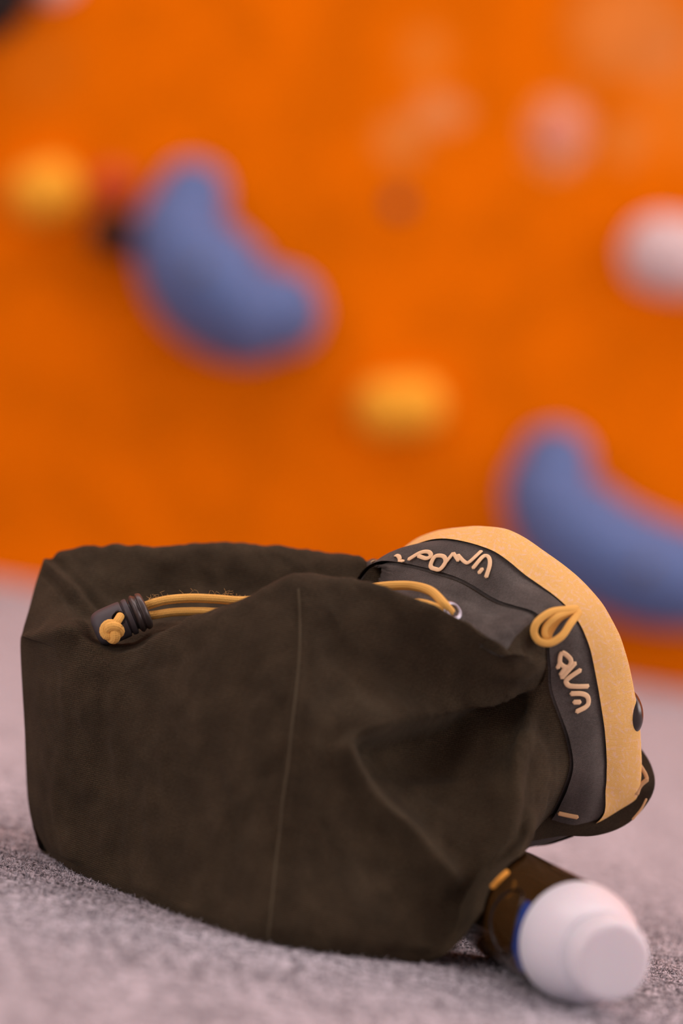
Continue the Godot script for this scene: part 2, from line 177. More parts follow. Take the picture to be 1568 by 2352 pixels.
func dense(a: Array, k := 6) -> Array:
	var out := []
	for i in (a.size() - 1) * k + 1:
		out.append(on_line(a, float(i) / k))
	return out


# rows x cols points into a mesh with smooth normals; turned over when "flip"
func normals_of(p: PackedVector3Array, rows: int, cols: int, closed: bool, flip: bool) -> PackedVector3Array:
	var n := PackedVector3Array()
	n.resize(p.size())
	for i in rows:
		for j in cols:
			var a := p[maxi(i - 1, 0) * cols + j]
			var b := p[mini(i + 1, rows - 1) * cols + j]
			var jc := posmod(j - 1, cols) if closed else maxi(j - 1, 0)
			var jd := posmod(j + 1, cols) if closed else mini(j + 1, cols - 1)
			var v := (b - a).cross(p[i * cols + jd] - p[i * cols + jc])
			n[i * cols + j] = (-v if flip else v).normalized() if v.length_squared() > 1e-22 else Vector3.UP
	return n


func grid(p: PackedVector3Array, rows: int, cols: int, closed := false, flip := false, uv := PackedVector2Array(), caps := false) -> ArrayMesh:
	var idx := PackedInt32Array()
	var w := cols if closed else cols - 1
	for i in rows - 1:
		for j in w:
			var a := i * cols + j
			var b := i * cols + (j + 1) % cols
			var c := a + cols
			var d := b + cols
			idx.append_array(PackedInt32Array([a, c, b, b, c, d] if flip else [a, b, c, b, d, c]))
	var n := normals_of(p, rows, cols, closed, flip)
	if caps:
		for e in [0, rows - 1]:
			var mid := Vector3.ZERO
			for j in cols:
				mid += p[e * cols + j]
			var at := p.size()
			p.append(mid / cols)
			var out := Vector3.ZERO
			for j in cols:
				out += (p[e * cols + j] - mid / cols).cross(p[e * cols + (j + 1) % cols] - mid / cols)
			n.append((out if e == 0 else -out).normalized() * (-1.0 if flip else 1.0))
			if not uv.is_empty():
				uv.append(uv[e * cols])
			for j in cols:
				var a2: int = e * cols + j
				var b2: int = e * cols + (j + 1) % cols
				idx.append_array(PackedInt32Array([at, a2, b2] if (e == 0) == flip else [at, b2, a2]))
	var arr := []
	arr.resize(Mesh.ARRAY_MAX)
	arr[Mesh.ARRAY_VERTEX] = p
	arr[Mesh.ARRAY_NORMAL] = n
	if not uv.is_empty():
		arr[Mesh.ARRAY_TEX_UV] = uv
	arr[Mesh.ARRAY_INDEX] = idx
	var m := ArrayMesh.new()
	m.add_surface_from_arrays(Mesh.PRIMITIVE_TRIANGLES, arr)
	return m


# a cord: rings along a path; uv runs in mm
func tube(path: Array, radius: float, sides := 14, flat_way := Vector3.ZERO, thick := 1.0) -> ArrayMesh:
	var pts := path.duplicate()
	var n := pts.size()
	var p := PackedVector3Array()
	var uv := PackedVector2Array()
	var side := Vector3.ZERO
	var far := 0.0
	var rings := []
	for i in n:
		var t: Vector3 = (pts[mini(i + 1, n - 1)] - pts[maxi(i - 1, 0)]).normalized()
		if i > 0:
			far += pts[i].distance_to(pts[i - 1])
		rings.append([pts[i], t, far, 1.0])
	for e in [[1, 0.82], [0.45, 0.45], [0.05, 0.1]]:   # rounded ends
		var h: float = radius * 0.6 * (1.0 - e[0])
		rings.push_front([pts[0] - rings[0][1] * h, rings[0][1], -h, e[1]])
		rings.push_back([pts[n - 1] + rings[-1][1] * h, rings[-1][1], far + h, e[1]])
	for r in rings:
		var t: Vector3 = r[1]
		if flat_way != Vector3.ZERO:
			side = t.cross(flat_way).normalized()
		elif side == Vector3.ZERO:
			side = t.cross(Vector3(0.3, 0.9, 0.2)).normalized()
		else:
			side = (side - t * side.dot(t)).normalized()
		var up := side.cross(t).normalized()
		for j in sides:
			var a := TAU * j / sides
			p.append(r[0] + (side * cos(a) + up * sin(a) * thick) * radius * r[3])
			uv.append(Vector2(r[2] * 1000.0, float(j) / sides * 10.0))
	return grid(p, rings.size(), sides, true, false, uv, true)


# profile of (height, radius) pairs in mm turned about y
func lathe(profile: Array, sides := 64) -> ArrayMesh:
	var p := PackedVector3Array()
	var uv := PackedVector2Array()
	for q in profile:
		for j in sides + 1:
			var a := TAU * j / sides
			p.append(Vector3(cos(a) * q[1], q[0], sin(a) * q[1]) * MM)
			uv.append(Vector2(float(j) / sides, q[0]))
	return grid(p, profile.size(), sides + 1, false, false, uv)


func rounded(profile: Array, k := 5) -> Array:
	var v := []
	for q in profile:
		v.append(Vector3(q[0], q[1], 0))
	var out := []
	for q in dense(v, k):
		out.append([q.x, maxf(q.y, 0.0)])
	return out


func block(lo: Vector3, hi: Vector3) -> ArrayMesh:
	var st := SurfaceTool.new()
	st.begin(Mesh.PRIMITIVE_TRIANGLES)
	var c := (lo + hi) / 2.0
	var h := (hi - lo) / 2.0
	for f in [[Vector3.RIGHT, Vector3.FORWARD], [Vector3.LEFT, Vector3.BACK], [Vector3.UP, Vector3.RIGHT], [Vector3.DOWN, Vector3.RIGHT], [Vector3.BACK, Vector3.RIGHT], [Vector3.FORWARD, Vector3.LEFT]]:
		var nn: Vector3 = f[0]
		var r: Vector3 = f[1]
		var u := nn.cross(r)
		for q in [[-1, -1], [-1, 1], [1, 1], [-1, -1], [1, 1], [1, -1]]:
			st.set_normal(nn)
			st.set_uv(Vector2(0.5 + 0.5 * q[0], 0.5 - 0.5 * q[1]))
			st.add_vertex(c + (nn + r * q[0] + u * q[1]) * h)
	return st.commit()


func picture(w: int, h: int, data: PackedByteArray, format := Image.FORMAT_RGB8) -> ImageTexture:
	return ImageTexture.create_from_image(Image.create_from_data(w, h, false, format, data))


func noise_bytes(size: int, freq: float, octaves := 3, s := 1) -> PackedByteArray:
	var f := FastNoiseLite.new()
	f.seed = s
	f.frequency = freq
	f.fractal_octaves = octaves
	var im := f.get_seamless_image(size, size)
	im.convert(Image.FORMAT_L8)
	return im.get_data()


# ------------------------------------------------------------------ lamps and room

const LAMP := 5.6


func ceiling_lamp(p: Vector3, k: int) -> void:
	var t := Node3D.new()
	t.name = "ceiling_lamp" + ("_%03d" % k if k else "")
	add_child(t)
	t.position = p
	tag(t, "long white tube lamp hung in the row along the climbing wall", "lamp", "tube lamps along the climbing wall")
	put("housing", block(Vector3(-1.12, 0.0, -0.08), Vector3(1.12, 0.06, 0.08)), mat(rgb(225, 225, 228), 0.5), t)
	for x in [-0.9, 0.9]:
		put("hanger", block(Vector3(x - 0.006, 0.06, -0.006), Vector3(x + 0.006, 4.3 - p.y, 0.006)), mat(rgb(120, 120, 122), 0.5), t)
	var glow := mat(rgb(250, 246, 250), 0.6)
	glow.emission_enabled = true
	glow.emission = rgb(255, 240, 236)
	glow.emission_energy_multiplier = 1.2
	put("diffuser", block(Vector3(-1.1, -0.03, -0.06), Vector3(1.1, 0.0, 0.06)), glow, t)
	var l := AreaLight3D.new()
	l.name = "lamp_light"
	l.area_size = Vector2(2.2, 0.12)
	l.light_energy = LAMP
	l.light_color = Color(1.0, 0.935, 0.925)
	l.shadow_enabled = true
	l.area_range = 14.0
	l.area_attenuation = 2.0
	t.add_child(l)
	l.position = Vector3(0, -0.034, 0)
	l.rotation_degrees = Vector3(-90, 0, 0)


func unseen_side_window(called: String, at: Vector3, turn: float, side_light: float, label: String) -> void:  # unseen glowing pane and area light added against the solid side wall
	var t := Node3D.new()
	t.name = called
	add_child(t)
	t.position = at
	t.rotation_degrees = Vector3(0, turn, 0)
	tag(t, label, "window")
	t.set_meta("kind", "structure")
	var frame := mat(rgb(205, 205, 208), 0.5)
	for q in [[-1.8, -1.1, 1.8, -1.02], [-1.8, 1.02, 1.8, 1.1], [-1.8, -1.02, -1.72, 1.02], [1.72, -1.02, 1.8, 1.02], [-0.03, -1.02, 0.03, 1.02]]:
		put("unseen_window_frame", block(Vector3(-0.06, q[1], q[0]), Vector3(0.0, q[3], q[2])), frame, t)
	var pane := mat(rgb(240, 244, 250), 0.3)
	pane.emission_enabled = true
	pane.emission = rgb(255, 244, 240)
	pane.emission_energy_multiplier = 1.5
	put("unseen_window_pane", block(Vector3(-0.02, -1.02, -1.72), Vector3(-0.01, 1.02, 1.72)), pane, t)
	var l := AreaLight3D.new()
	l.name = "unseen_window_light"
	l.area_size = Vector2(3.4, 2.0)
	l.light_energy = side_light
	l.light_color = Color(1.0, 0.94, 0.93)
	l.shadow_enabled = true
	l.area_range = 14.0
	l.area_attenuation = 2.0
	t.add_child(l)
	l.position = Vector3(-0.065, 0, 0)
	l.rotation_degrees = Vector3(0, 90, 0)


func structure(called: String, lo: Vector3, hi: Vector3, m: Material, label: String, category: String) -> MeshInstance3D:
	var o := put(called, block(lo, hi), m)
	o.set_meta("kind", "structure")
	o.set_meta("label", label)
	o.set_meta("category", category)
	return o


func room() -> void:
	var f := structure("floor", Vector3(-4, -0.3, WALL_Z - 0.2), Vector3(4, 0, 6), carpet_material(), "pale grey needle felt carpet on the landing mat", "floor")
	f.set_meta("kind", "structure")
	var plaster := mat(rgb(214, 208, 208), 0.9)
	var wall := structure("wall_back", Vector3(-4, 0, WALL_Z - 0.15), Vector3(4, 4.3, WALL_Z), wall_material(), "orange painted climbing wall with pale chalk smears", "wall")
	structure("wall_left", Vector3(-4.15, -0.3, WALL_Z - 0.2), Vector3(-4, 4.3, 6), plaster, "plain pale grey side wall left of the climbing wall", "wall")
	structure("wall_right", Vector3(4, -0.3, WALL_Z - 0.2), Vector3(4.15, 4.3, 6), plaster, "plain pale grey side wall right of the climbing wall", "wall")
	structure("wall_front", Vector3(-4.15, -0.3, 6), Vector3(4.15, 4.3, 6.15), plaster, "plain pale grey wall facing the climbing wall", "wall")
	structure("ceiling", Vector3(-4.15, 4.3, WALL_Z - 0.2), Vector3(4.15, 4.45, 6.15), mat(rgb(222, 218, 218), 0.9), "plain white ceiling of the gym", "ceiling")
	# brown dome in place of an open bolt hole, its shade in the colour
	var bolt := put("bolt_hole_dome", lathe(rounded([[5.0, 0.0], [5.0, 5.0], [4.6, 8.0], [3.0, 10.5], [1.0, 12.0], [-0.5, 12.2]], 3), 28), mat(rgb(84, 56, 40), 0.6), wall)
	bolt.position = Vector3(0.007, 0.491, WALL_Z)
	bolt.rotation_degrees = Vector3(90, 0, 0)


func carpet_material() -> StandardMaterial3D:
	var n := 1024
	var a := noise_bytes(n, 0.045, 3, 3)     # clumps of fibre
	var b := noise_bytes(n, 0.16, 2, 5)      # single fibres
	var c := noise_bytes(n, 0.008, 3, 8)     # worn, paler patches
	var px := PackedByteArray()
	px.resize(n * n * 3)
	var hg := PackedByteArray()
	hg.resize(n * n)
	for i in n * n:
		var v := (a[i] - 128) * 0.55 + (b[i] - 128) * 0.75
		var t := clampf(0.93 + v * 0.0042 + (c[i] - 128) * 0.0011, 0.3, 1.12)
		if v < -34.0:
			t *= 0.5
		px[i * 3] = int(clampf(197.0 * t, 0, 255))
		px[i * 3 + 1] = int(clampf(195.0 * t, 0, 255))
		px[i * 3 + 2] = int(clampf(204.0 * t, 0, 255))
		hg[i] = int(clampf(128.0 + v, 0, 255))
	var m := mat(Color.WHITE, 1.0, 0.1)
	m.albedo_texture = picture(n, n, px)
	m.heightmap_enabled = true
	m.heightmap_texture = picture(n, n, hg, Image.FORMAT_L8)
	m.heightmap_scale = 0.08
	m.uv1_triplanar = true
	m.uv1_world_triplanar = true
	m.uv1_scale = Vector3.ONE / 0.30
	return m


# loose fibres standing up from the felt round the bag
func carpet_pile() -> void:
	var rng := RandomNumberGenerator.new()
	rng.seed = 11
	var p := PackedVector3Array()
	for i in 4:
		var t := i / 3.0
		var w := 0.16 * (1.0 - 0.75 * t)
		p.append(Vector3(-w, 1.3 * sin(t * 1.5), 1.6 * (1.0 - cos(t * 1.5))) * MM)
		p.append(Vector3(w, 1.3 * sin(t * 1.5), 1.6 * (1.0 - cos(t * 1.5))) * MM)
	var m := mat(Color.WHITE, 1.0, 0.1)
	m.vertex_color_use_as_albedo = true
	var mesh := grid(p, 4, 2)
	mesh.surface_set_material(0, m)
	var mm := MultiMesh.new()
	mm.transform_format = MultiMesh.TRANSFORM_3D
	mm.use_colors = true
	mm.mesh = mesh
	var count := 150000
	mm.instance_count = count
	var tones := [Color(0.62, 0.61, 0.66), Color(0.58, 0.57, 0.62), Color(0.48, 0.47, 0.52), Color(0.12, 0.12, 0.14), Color(0.06, 0.06, 0.07), Color(0.24, 0.24, 0.28)]
	for i in count:
		# thickest round the bag, thinning out to the sides
		var x := (rng.randf() + rng.randf() - 1.0) * 0.42
		var z := (rng.randf() + rng.randf() - 1.0) * 0.26
		var b := Basis.from_euler(Vector3(rng.randf_range(-0.5, 0.7), rng.randf_range(0, TAU), rng.randf_range(-0.5, 0.5))).scaled(Vector3.ONE * rng.randf_range(0.5, 1.15))
		mm.set_instance_transform(i, Transform3D(b, Vector3(x, -0.0002, z)))
		var k := rng.randi_range(0, 11)
		mm.set_instance_color(i, tones[k] if k < 6 else tones[[0, 1, 2, 0, 1, 3][k - 6]])
	var o := MultiMeshInstance3D.new()
	o.name = "carpet_pile"
	o.multimesh = mm
	add_child(o)
	tag(o, "short loose pale and dark grey fibres of the carpet around the bag", "carpet pile")
	o.set_meta("kind", "stuff")


# chalk dust rubbed on the orange paint by hands and shoes: [x, y, half width, half height in m, strength]
const CHALK := [[0.036, 0.604, 0.032, 0.022, 0.32], [-0.003, 0.565, 0.030, 0.030, 0.22], [0.172, 0.602, 0.035, 0.042, 0.5], [0.25, 0.605, 0.022, 0.03, 0.2], [0.235, 0.73, 0.07, 0.06, 0.22], [0.01, 0.665, 0.028, 0.035, 0.14], [0.31, 0.66, 0.05, 0.07, 0.12], [-0.31, 0.458, 0.03, 0.028, 0.12], [-0.42, 0.58, 0.05, 0.05, 0.05], [0.9, 0.8, 0.09, 0.06, 0.3], [-0.9, 0.9, 0.07, 0.08, 0.3], [1.3, 1.2, 0.1, 0.06, 0.3], [-0.2, 1.1, 0.08, 0.08, 0.35], [0.5, 1.5, 0.1, 0.09, 0.3], [-1.4, 1.6, 0.1, 0.08, 0.3]]


func wall_material() -> StandardMaterial3D:
	var w := 2048
	var h := 1100
	var grain := noise_bytes(512, 0.03, 4, 21)
	var px := PackedByteArray()
	px.resize(w * h * 3)
	var base := [228.0, 112.0, 0.0]
	var chalk := [226.0, 176.0, 172.0]
	for y in h:
		for x in w:
			var g: float = 1.0 + (grain[(y % 512) * 512 + x % 512] - 128) * 0.0006
			var i := (y * w + x) * 3
			px[i] = int(base[0] * g)
			px[i + 1] = int(base[1] * g)
			px[i + 2] = int(base[2] * g)
	for s in CHALK:
		var cx: float = (s[0] + 4.0) / 8.0 * w
		var cy: float = (1.0 - s[1] / 4.3) * h
		var rx: float = s[2] / 8.0 * w * 1.6
		var ry: float = s[3] / 4.3 * h * 1.6
		for y in range(maxi(0, int(cy - ry)), mini(h, int(cy + ry) + 1)):
			for x in range(int(cx - rx), int(cx + rx) + 1):
				var d := Vector2((x - cx) / rx, (y - cy) / ry).length() * 1.6
				var rough: float = (grain[((y * 9) % 512) * 512 + (x * 9) % 512] - 128) / 128.0
				var k: float = 1.5 * s[4] * clampf((1.25 - d + rough * 0.5) * 2.0, 0.0, 1.0)
				var i := (y * w + x) * 3
				for c in 3:
					px[i + c] = int(lerpf(px[i + c], chalk[c], k))
	var m := mat(Color.WHITE, 0.9, 0.12)
	m.albedo_texture = picture(w, h, px)
	m.texture_repeat = false
	return m


# ------------------------------------------------------------------ cloth

func cloth(c: Color, mm_tile := 9.0, relief := 0.03) -> StandardMaterial3D:
	var m := mat(c, 0.95, 0.25)
	m.albedo_texture = weave[0]
	m.heightmap_enabled = true
	m.heightmap_texture = weave[1]
	m.heightmap_scale = relief
	m.uv1_triplanar = true
	m.uv1_scale = Vector3.ONE * (1000.0 / mm_tile)
	m.uv1_triplanar_sharpness = 4.0
	m.detail_enabled = true
	m.detail_blend_mode = BaseMaterial3D.BLEND_MODE_MUL
	m.detail_uv_layer = BaseMaterial3D.DETAIL_UV_2
	m.detail_albedo = weave[2]
	m.uv2_triplanar = true
	m.uv2_scale = Vector3.ONE * (1000.0 / 90.0)
	m.rim_enabled = true
	m.rim = 0.15
	m.rim_tint = 0.6
	return m


var weave := []


func make_weave() -> void:
	var n := 256
	var fray := noise_bytes(n, 0.06, 3, 41)
	var px := PackedByteArray()
	px.resize(n * n * 3)
	var hg := PackedByteArray()
	hg.resize(n * n)
	for y in n:
		for x in n:
			var rib := 0.5 + 0.5 * cos(TAU * y * 13.0 / n)
			var cross := 0.5 + 0.5 * cos(TAU * (x * 16.0 + y * 6.5) / n)
			var f := (fray[y * n + x] - 128) / 128.0
			var v := clampf(0.25 + 0.55 * rib * (0.55 + 0.45 * cross) + 0.25 * f, 0, 1)
			hg[y * n + x] = int(255 * v)
			for c in 3:
				px[(y * n + x) * 3 + c] = int(clampf(150.0 + 92.0 * v + 34.0 * f, 0, 255))
	# where the dye has worn: soft streaks and rubbed spots
	var worn := noise_bytes(n, 0.02, 5, 43)
	var lint := noise_bytes(n, 0.3, 1, 44)
	var wp := PackedByteArray()
	wp.resize(n * n * 3)
	for i in n * n:
		var t := clampf(222.0 + (worn[i] - 128) * 0.32 + (lint[i] - 128) * 0.14, 0, 255)
		wp[i * 3] = int(t)
		wp[i * 3 + 1] = int(t * 0.985)
		wp[i * 3 + 2] = int(t * 0.96)
	weave = [picture(n, n, px), picture(n, n, hg, Image.FORMAT_L8), picture(n, n, wp)]


func near_line(x: float, y: float, line: Array) -> Array:
	# [distance, share of the way along, signed side] in mm on the (x, y) plane
	var best := [1e9, 0.0, 1.0]
	var q := Vector2(x, y)
	for i in line.size() - 1:
		var a := Vector2(line[i].x, line[i].y)
		var b := Vector2(line[i + 1].x, line[i + 1].y)
		var t := clampf((q - a).dot(b - a) / (b - a).length_squared(), 0, 1)
		var d := q.distance_to(a.lerp(b, t))
		if d < best[0]:
			best = [d, (i + t) / (line.size() - 1), signf((b - a).cross(q - a))]
	return [best[0] * 1000.0, best[1], best[2]]


# how far the cloth stands out (mm) at a place on the front: folds pulled from the neck down to the mat
func folds(p: Vector3, lines: Dictionary) -> float:
	var d := 0.0
	var a := near_line(p.x, p.y, lines.low)
	d += 6.5 * exp(-pow(a[0] / 4.2, 2)) * smoothstep(0.0, 0.2, a[1]) * smoothstep(1.05, 0.8, a[1])
	a = near_line(p.x, p.y, lines.right)
	d += 5.5 * exp(-pow(a[0] / 3.0, 2)) * smoothstep(0.0, 0.25, a[1])
	a = near_line(p.x, p.y, lines.over)
	var ends := smoothstep(0.0, 0.25, a[1]) * smoothstep(1.0, 0.75, a[1])
	d += ends * (8.0 * exp(-pow(a[0] / 13.0, 2)) if a[2] > 0 else -7.0 * exp(-pow(a[0] / 17.0, 2)) * smoothstep(0.0, 3.5, a[0]) + 8.0 * (1.0 - smoothstep(0.0, 3.5, a[0])))
	a = near_line(p.x, p.y, lines.hollow)
	d -= 8.0 * exp(-pow(a[0] / 14.0, 2))
	a = near_line(p.x, p.y, lines.cross)
	d += 2.5 * exp(-pow(a[0] / 4.0, 2))
	a = near_line(p.x, p.y, lines.side)
	d += 0.5 * exp(-pow(a[0] / 1.0, 2)) - 0.25 * exp(-pow((a[0] - 2.6) / 1.2, 2))
	a = near_line(p.x, p.y, lines.corner)
	d += 0.8 * exp(-pow(a[0] / 3.0, 2))
	return d


# seam of the base disc and the crease below it, at the pinched end
func base_folds(p: Vector3, lines: Dictionary) -> float:
	var a := near_line(p.x, p.y, lines.base)
	var d: float = 1.7 * exp(-pow(a[0] / 1.6, 2)) - 1.3 * exp(-pow((a[0] - 3.0) / 1.4, 2))
	a = near_line(p.x, p.y, lines.crease)
	d += 2.8 * exp(-pow(a[0] / 2.6, 2))
	return d


# the bottle lies under the bag: where its foot stands and which way its cap points
const BOTTLE_FOOT := Vector3(0.07480, 0.0186, 0.02588)
const BOTTLE_WAY := Vector3(0.31420, 0.0, 0.94936)


# cloth that would run into the bottle drapes over it instead
func clear_of_bottle(p: Vector3) -> Vector3:
	var t := (p - BOTTLE_FOOT).dot(BOTTLE_WAY)
	if t < -0.0022 or t > 0.064:
		return p
	var off := p - BOTTLE_FOOT - BOTTLE_WAY * t
	if off.length() > 0.0196:
		return p
	return p + off.normalized() * (0.0196 - off.length())


func chalk_bag() -> void:
	make_weave()
	var bag := Node3D.new()
	bag.name = "chalk_bag"
	add_child(bag)
	tag(bag, "black cloth climbing chalk bag with yellow rim lying on the carpet", "chalk bag")
	var black := cloth(rgb(94, 83, 65))
	var washed := cloth(rgb(132, 128, 126), 5.0, 0.012)
	var lines := {"low": dense(vecs(RIDGE_LOW), 3), "right": dense(vecs(RIDGE_RIGHT), 3), "over": dense(vecs(OVERHANG), 3), "hollow": vecs(HOLLOW), "cross": vecs(RIDGE_BAND), "side": dense(vecs(SEAM_SIDE), 3), "base": dense(vecs(SEAM_BASE), 3), "crease": vecs(CREASE_BASE), "corner": vecs(CREASE_CORNER)}
	wool.seed = 5
	wool.frequency = 1.0
	wool.fractal_octaves = 3
	var loops := []
	for r in BAG:
		loops.append(vecs(r))
	var sub := 18
	var cols := 14 * sub
	# body: base to neck (rows 0 to 10), the cloth under rim band and tape (10 to 12), the lining (12 to 16)
	var made := []
	for span in [["body", 0, 10, black], ["neck", 10, 12, washed], ["lining", 12, 16, cloth(rgb(70, 66, 66), 6.0, 0.05)]]:
		var rows: int = (span[2] - span[1]) * sub + 1
		var p := PackedVector3Array()
		for i in rows:
			var u: float = span[1] + float(i) / sub
			for j in cols:
				var line := []
				var k0 := mini(floori(u), loops.size() - 2)
				for k in [k0 - 1, k0, k0 + 1, k0 + 2]:
					line.append(on_loop(loops[clampi(k, 0, loops.size() - 1)], float(j) / sub))
				p.append(spline(line[0], line[1], line[2], line[3], u - k0))
		if span[0] == "body":
			var n := normals_of(p, rows, cols, true, false)
			for i in rows:
				var u := float(i) / sub
				for j in cols:
					var v := float(j) / sub
					var q := p[i * cols + j]
					var front := smoothstep(-0.2, 0.6, v) * smoothstep(4.6, 3.6, v) * smoothstep(0.5, 2.0, u) * smoothstep(10.0, 9.3, u) * (1.0 - smoothstep(7.4, 8.2, u) * smoothstep(1.2, 0.5, v))
					var d := folds(q, lines) * front if front > 0.0 else 0.0
					if v > 3.5 and v < 8.5 and u < 3.2:
						d += base_folds(q, lines) * smoothstep(0.0, 0.3, u) * smoothstep(3.2, 2.4, u) * smoothstep(8.5, 7.8, v)
					var s := q * 1000.0
					var calm := smoothstep(0.0, 1.0, u) * smoothstep(10.0, 9.5, u)
					if q.y > 0.004:
						d += calm * (2.0 * wool.get_noise_3d(s.x / 34.0, s.y / 34.0, s.z / 34.0) + 0.8 * wool.get_noise_3d(s.x / 9.0 + 50.0, s.y / 13.0, s.z / 9.0))
					p[i * cols + j] = clear_of_bottle(q + n[i * cols + j] * d * MM)
		if span[0] == "body":
			# thread of the side seam, down the front
			var seam := []
			for j in range(int(0.1 * sub), int(3.85 * sub)):
				seam.append(p[5 * sub * cols + j] + Vector3(0, 0, 0.2 * MM))
			put("side_seam", tube(seam, 0.35 * MM, 8, Vector3(0, 0, 1), 0.5), mat(rgb(84, 76, 60), 0.95, 0.2), bag)
			# the washed-out collar cloth between the drawcord and the rim band
			var c0 := int(4.95 * sub)
			var c1 := int(8.9 * sub)
			var r0 := int(7.6 * sub)
			var r1 := int(9.98 * sub)
			var n2 := normals_of(p, rows, cols, true, false)
			var q2 := PackedVector3Array()
			for i in range(r0, r1 + 1):
				for j in range(c0, c1 + 1):
					var rim: float = minf(smoothstep(0.0, 5.0, i - r0), minf(smoothstep(0.0, 5.0, j - c0), smoothstep(0.0, 5.0, c1 - j)))
					q2.append(p[i * cols + j] + n2[i * cols + j] * (-0.4 + 0.9 * rim) * MM)
			put("collar", grid(q2, r1 - r0 + 1, c1 - c0 + 1), washed, bag)
		made.append(put(span[0], grid(p, rows, cols, true, false, PackedVector2Array(), span[0] == "body"), span[3], bag))
	# rim band with its printed letters
	put("rim_band", shell(RIM_BAND, 14, 12, 0.45), washed, bag)
	var print_ink := mat(rgb(246, 212, 168), 0.9, 0.2)
	for l in LETTERS:
		var way := Vector3(l[1][0], l[1][1], l[1][2])
		var st := SurfaceTool.new()
		for s in l[2]:
			st.append_from(tube(vecs(s), l[0] * MM, 10, way, 0.3), 0, Transform3D())
		put("letter", st.commit(), print_ink, bag)
	# yellow tape sewn over the rim
	var tape := cloth(rgb(255, 214, 174), 4.0, 0.03)
	tape.uv1_triplanar = false
	tape.uv1_scale = Vector3(1, 1, 1)
	tape.albedo_texture = tape_picture()
	tape.heightmap_texture = tape_relief()
	tape.heightmap_scale = 0.02
	tape.detail_enabled = false
	put("rim_tape", shell(RIM_TAPE, 12, 8, 0.25), tape, bag)
	drawcord(bag)
	small_parts(bag, black, washed, tape)


# a strip swept round the mouth through rows of 14 points; uv in tape widths
func shell(table: Array, sub: int, across: int, wavy: float) -> ArrayMesh:
	var rows_in := []
	for r in table:
		rows_in.append(vecs(r))
	var rows := (table.size() - 1) * across + 1
	var cols := 14 * sub + 1
	var p := PackedVector3Array()
	var uv := PackedVector2Array()
	for i in rows:
		for j in cols:
			var line := []
			for r in rows_in:
				line.append(on_loop(r, float(j % (14 * sub)) / sub))
			p.append(on_line(line, float(i) / across))
			uv.append(Vector2(float(j) / sub * 1.2, float(i) / across * 0.5))
	if wavy > 0.0:
		var n := normals_of(p, rows, cols, false, false)
		for i in p.size():
			p[i] += n[i] * wavy * MM * wool.get_noise_3d(p[i].x * 60.0, p[i].y * 60.0, p[i].z * 60.0)
	return grid(p, rows, cols, false, false, uv)


func tape_picture() -> ImageTexture:
	var n := 512
	var dust := noise_bytes(n, 0.012, 4, 61)
	var spots := noise_bytes(n, 0.05, 2, 62)
	var px := PackedByteArray()
	px.resize(n * n * 3)
	for y in n:
		for x in n:
			var rib := 0.96 + 0.04 * cos(TAU * x * 42.0 / n) * (0.7 + 0.3 * cos(TAU * y * 24.0 / n))
			var d := clampf((dust[y * n + x] - 120) / 90.0, 0, 1)
			var s := clampf((spots[y * n + x] - 168) / 30.0, 0, 1)
			var i := (y * n + x) * 3
			px[i] = int(255 * rib)
			px[i + 1] = int(lerpf(248.0, 255.0, d) * rib * (1.0 - 0.08 * s))
			px[i + 2] = int(lerpf(190.0, 255.0, d) * rib * (1.0 - 0.2 * s))
	return picture(n, n, px)


func tape_relief() -> ImageTexture:
	var n := 512
	var hg := PackedByteArray()
	hg.resize(n * n)
	for y in n:
		for x in n:
			hg[y * n + x] = int(128.0 + 90.0 * cos(TAU * x * 42.0 / n) * (0.7 + 0.3 * cos(TAU * y * 24.0 / n)))
	return picture(n, n, hg, Image.FORMAT_L8)


func cord_material() -> StandardMaterial3D:
	var n := 128
	var px := PackedByteArray()
	px.resize(n * n * 3)
	var hg := PackedByteArray()
	hg.resize(n * n)
	for y in n:
		for x in n:
			var a := cos(TAU * (x * 3.0 + y * 2.0) / n) * cos(TAU * (x * 3.0 - y * 2.0) / n)
			hg[y * n + x] = int(128 + 110 * a)
			px[(y * n + x) * 3] = int(246 + 9 * a)
			px[(y * n + x) * 3 + 1] = int(238 + 14 * a)
			px[(y * n + x) * 3 + 2] = int(226 + 24 * a)
	var m := mat(rgb(255, 206, 114), 0.85, 0.3)
	m.albedo_texture = picture(n, n, px)
	m.heightmap_enabled = true
	m.heightmap_texture = picture(n, n, hg, Image.FORMAT_L8)
	m.heightmap_scale = 0.02
	m.uv1_scale = Vector3(0.5, 0.3, 1)
	m.rim_enabled = true
	m.rim = 0.3
	return m


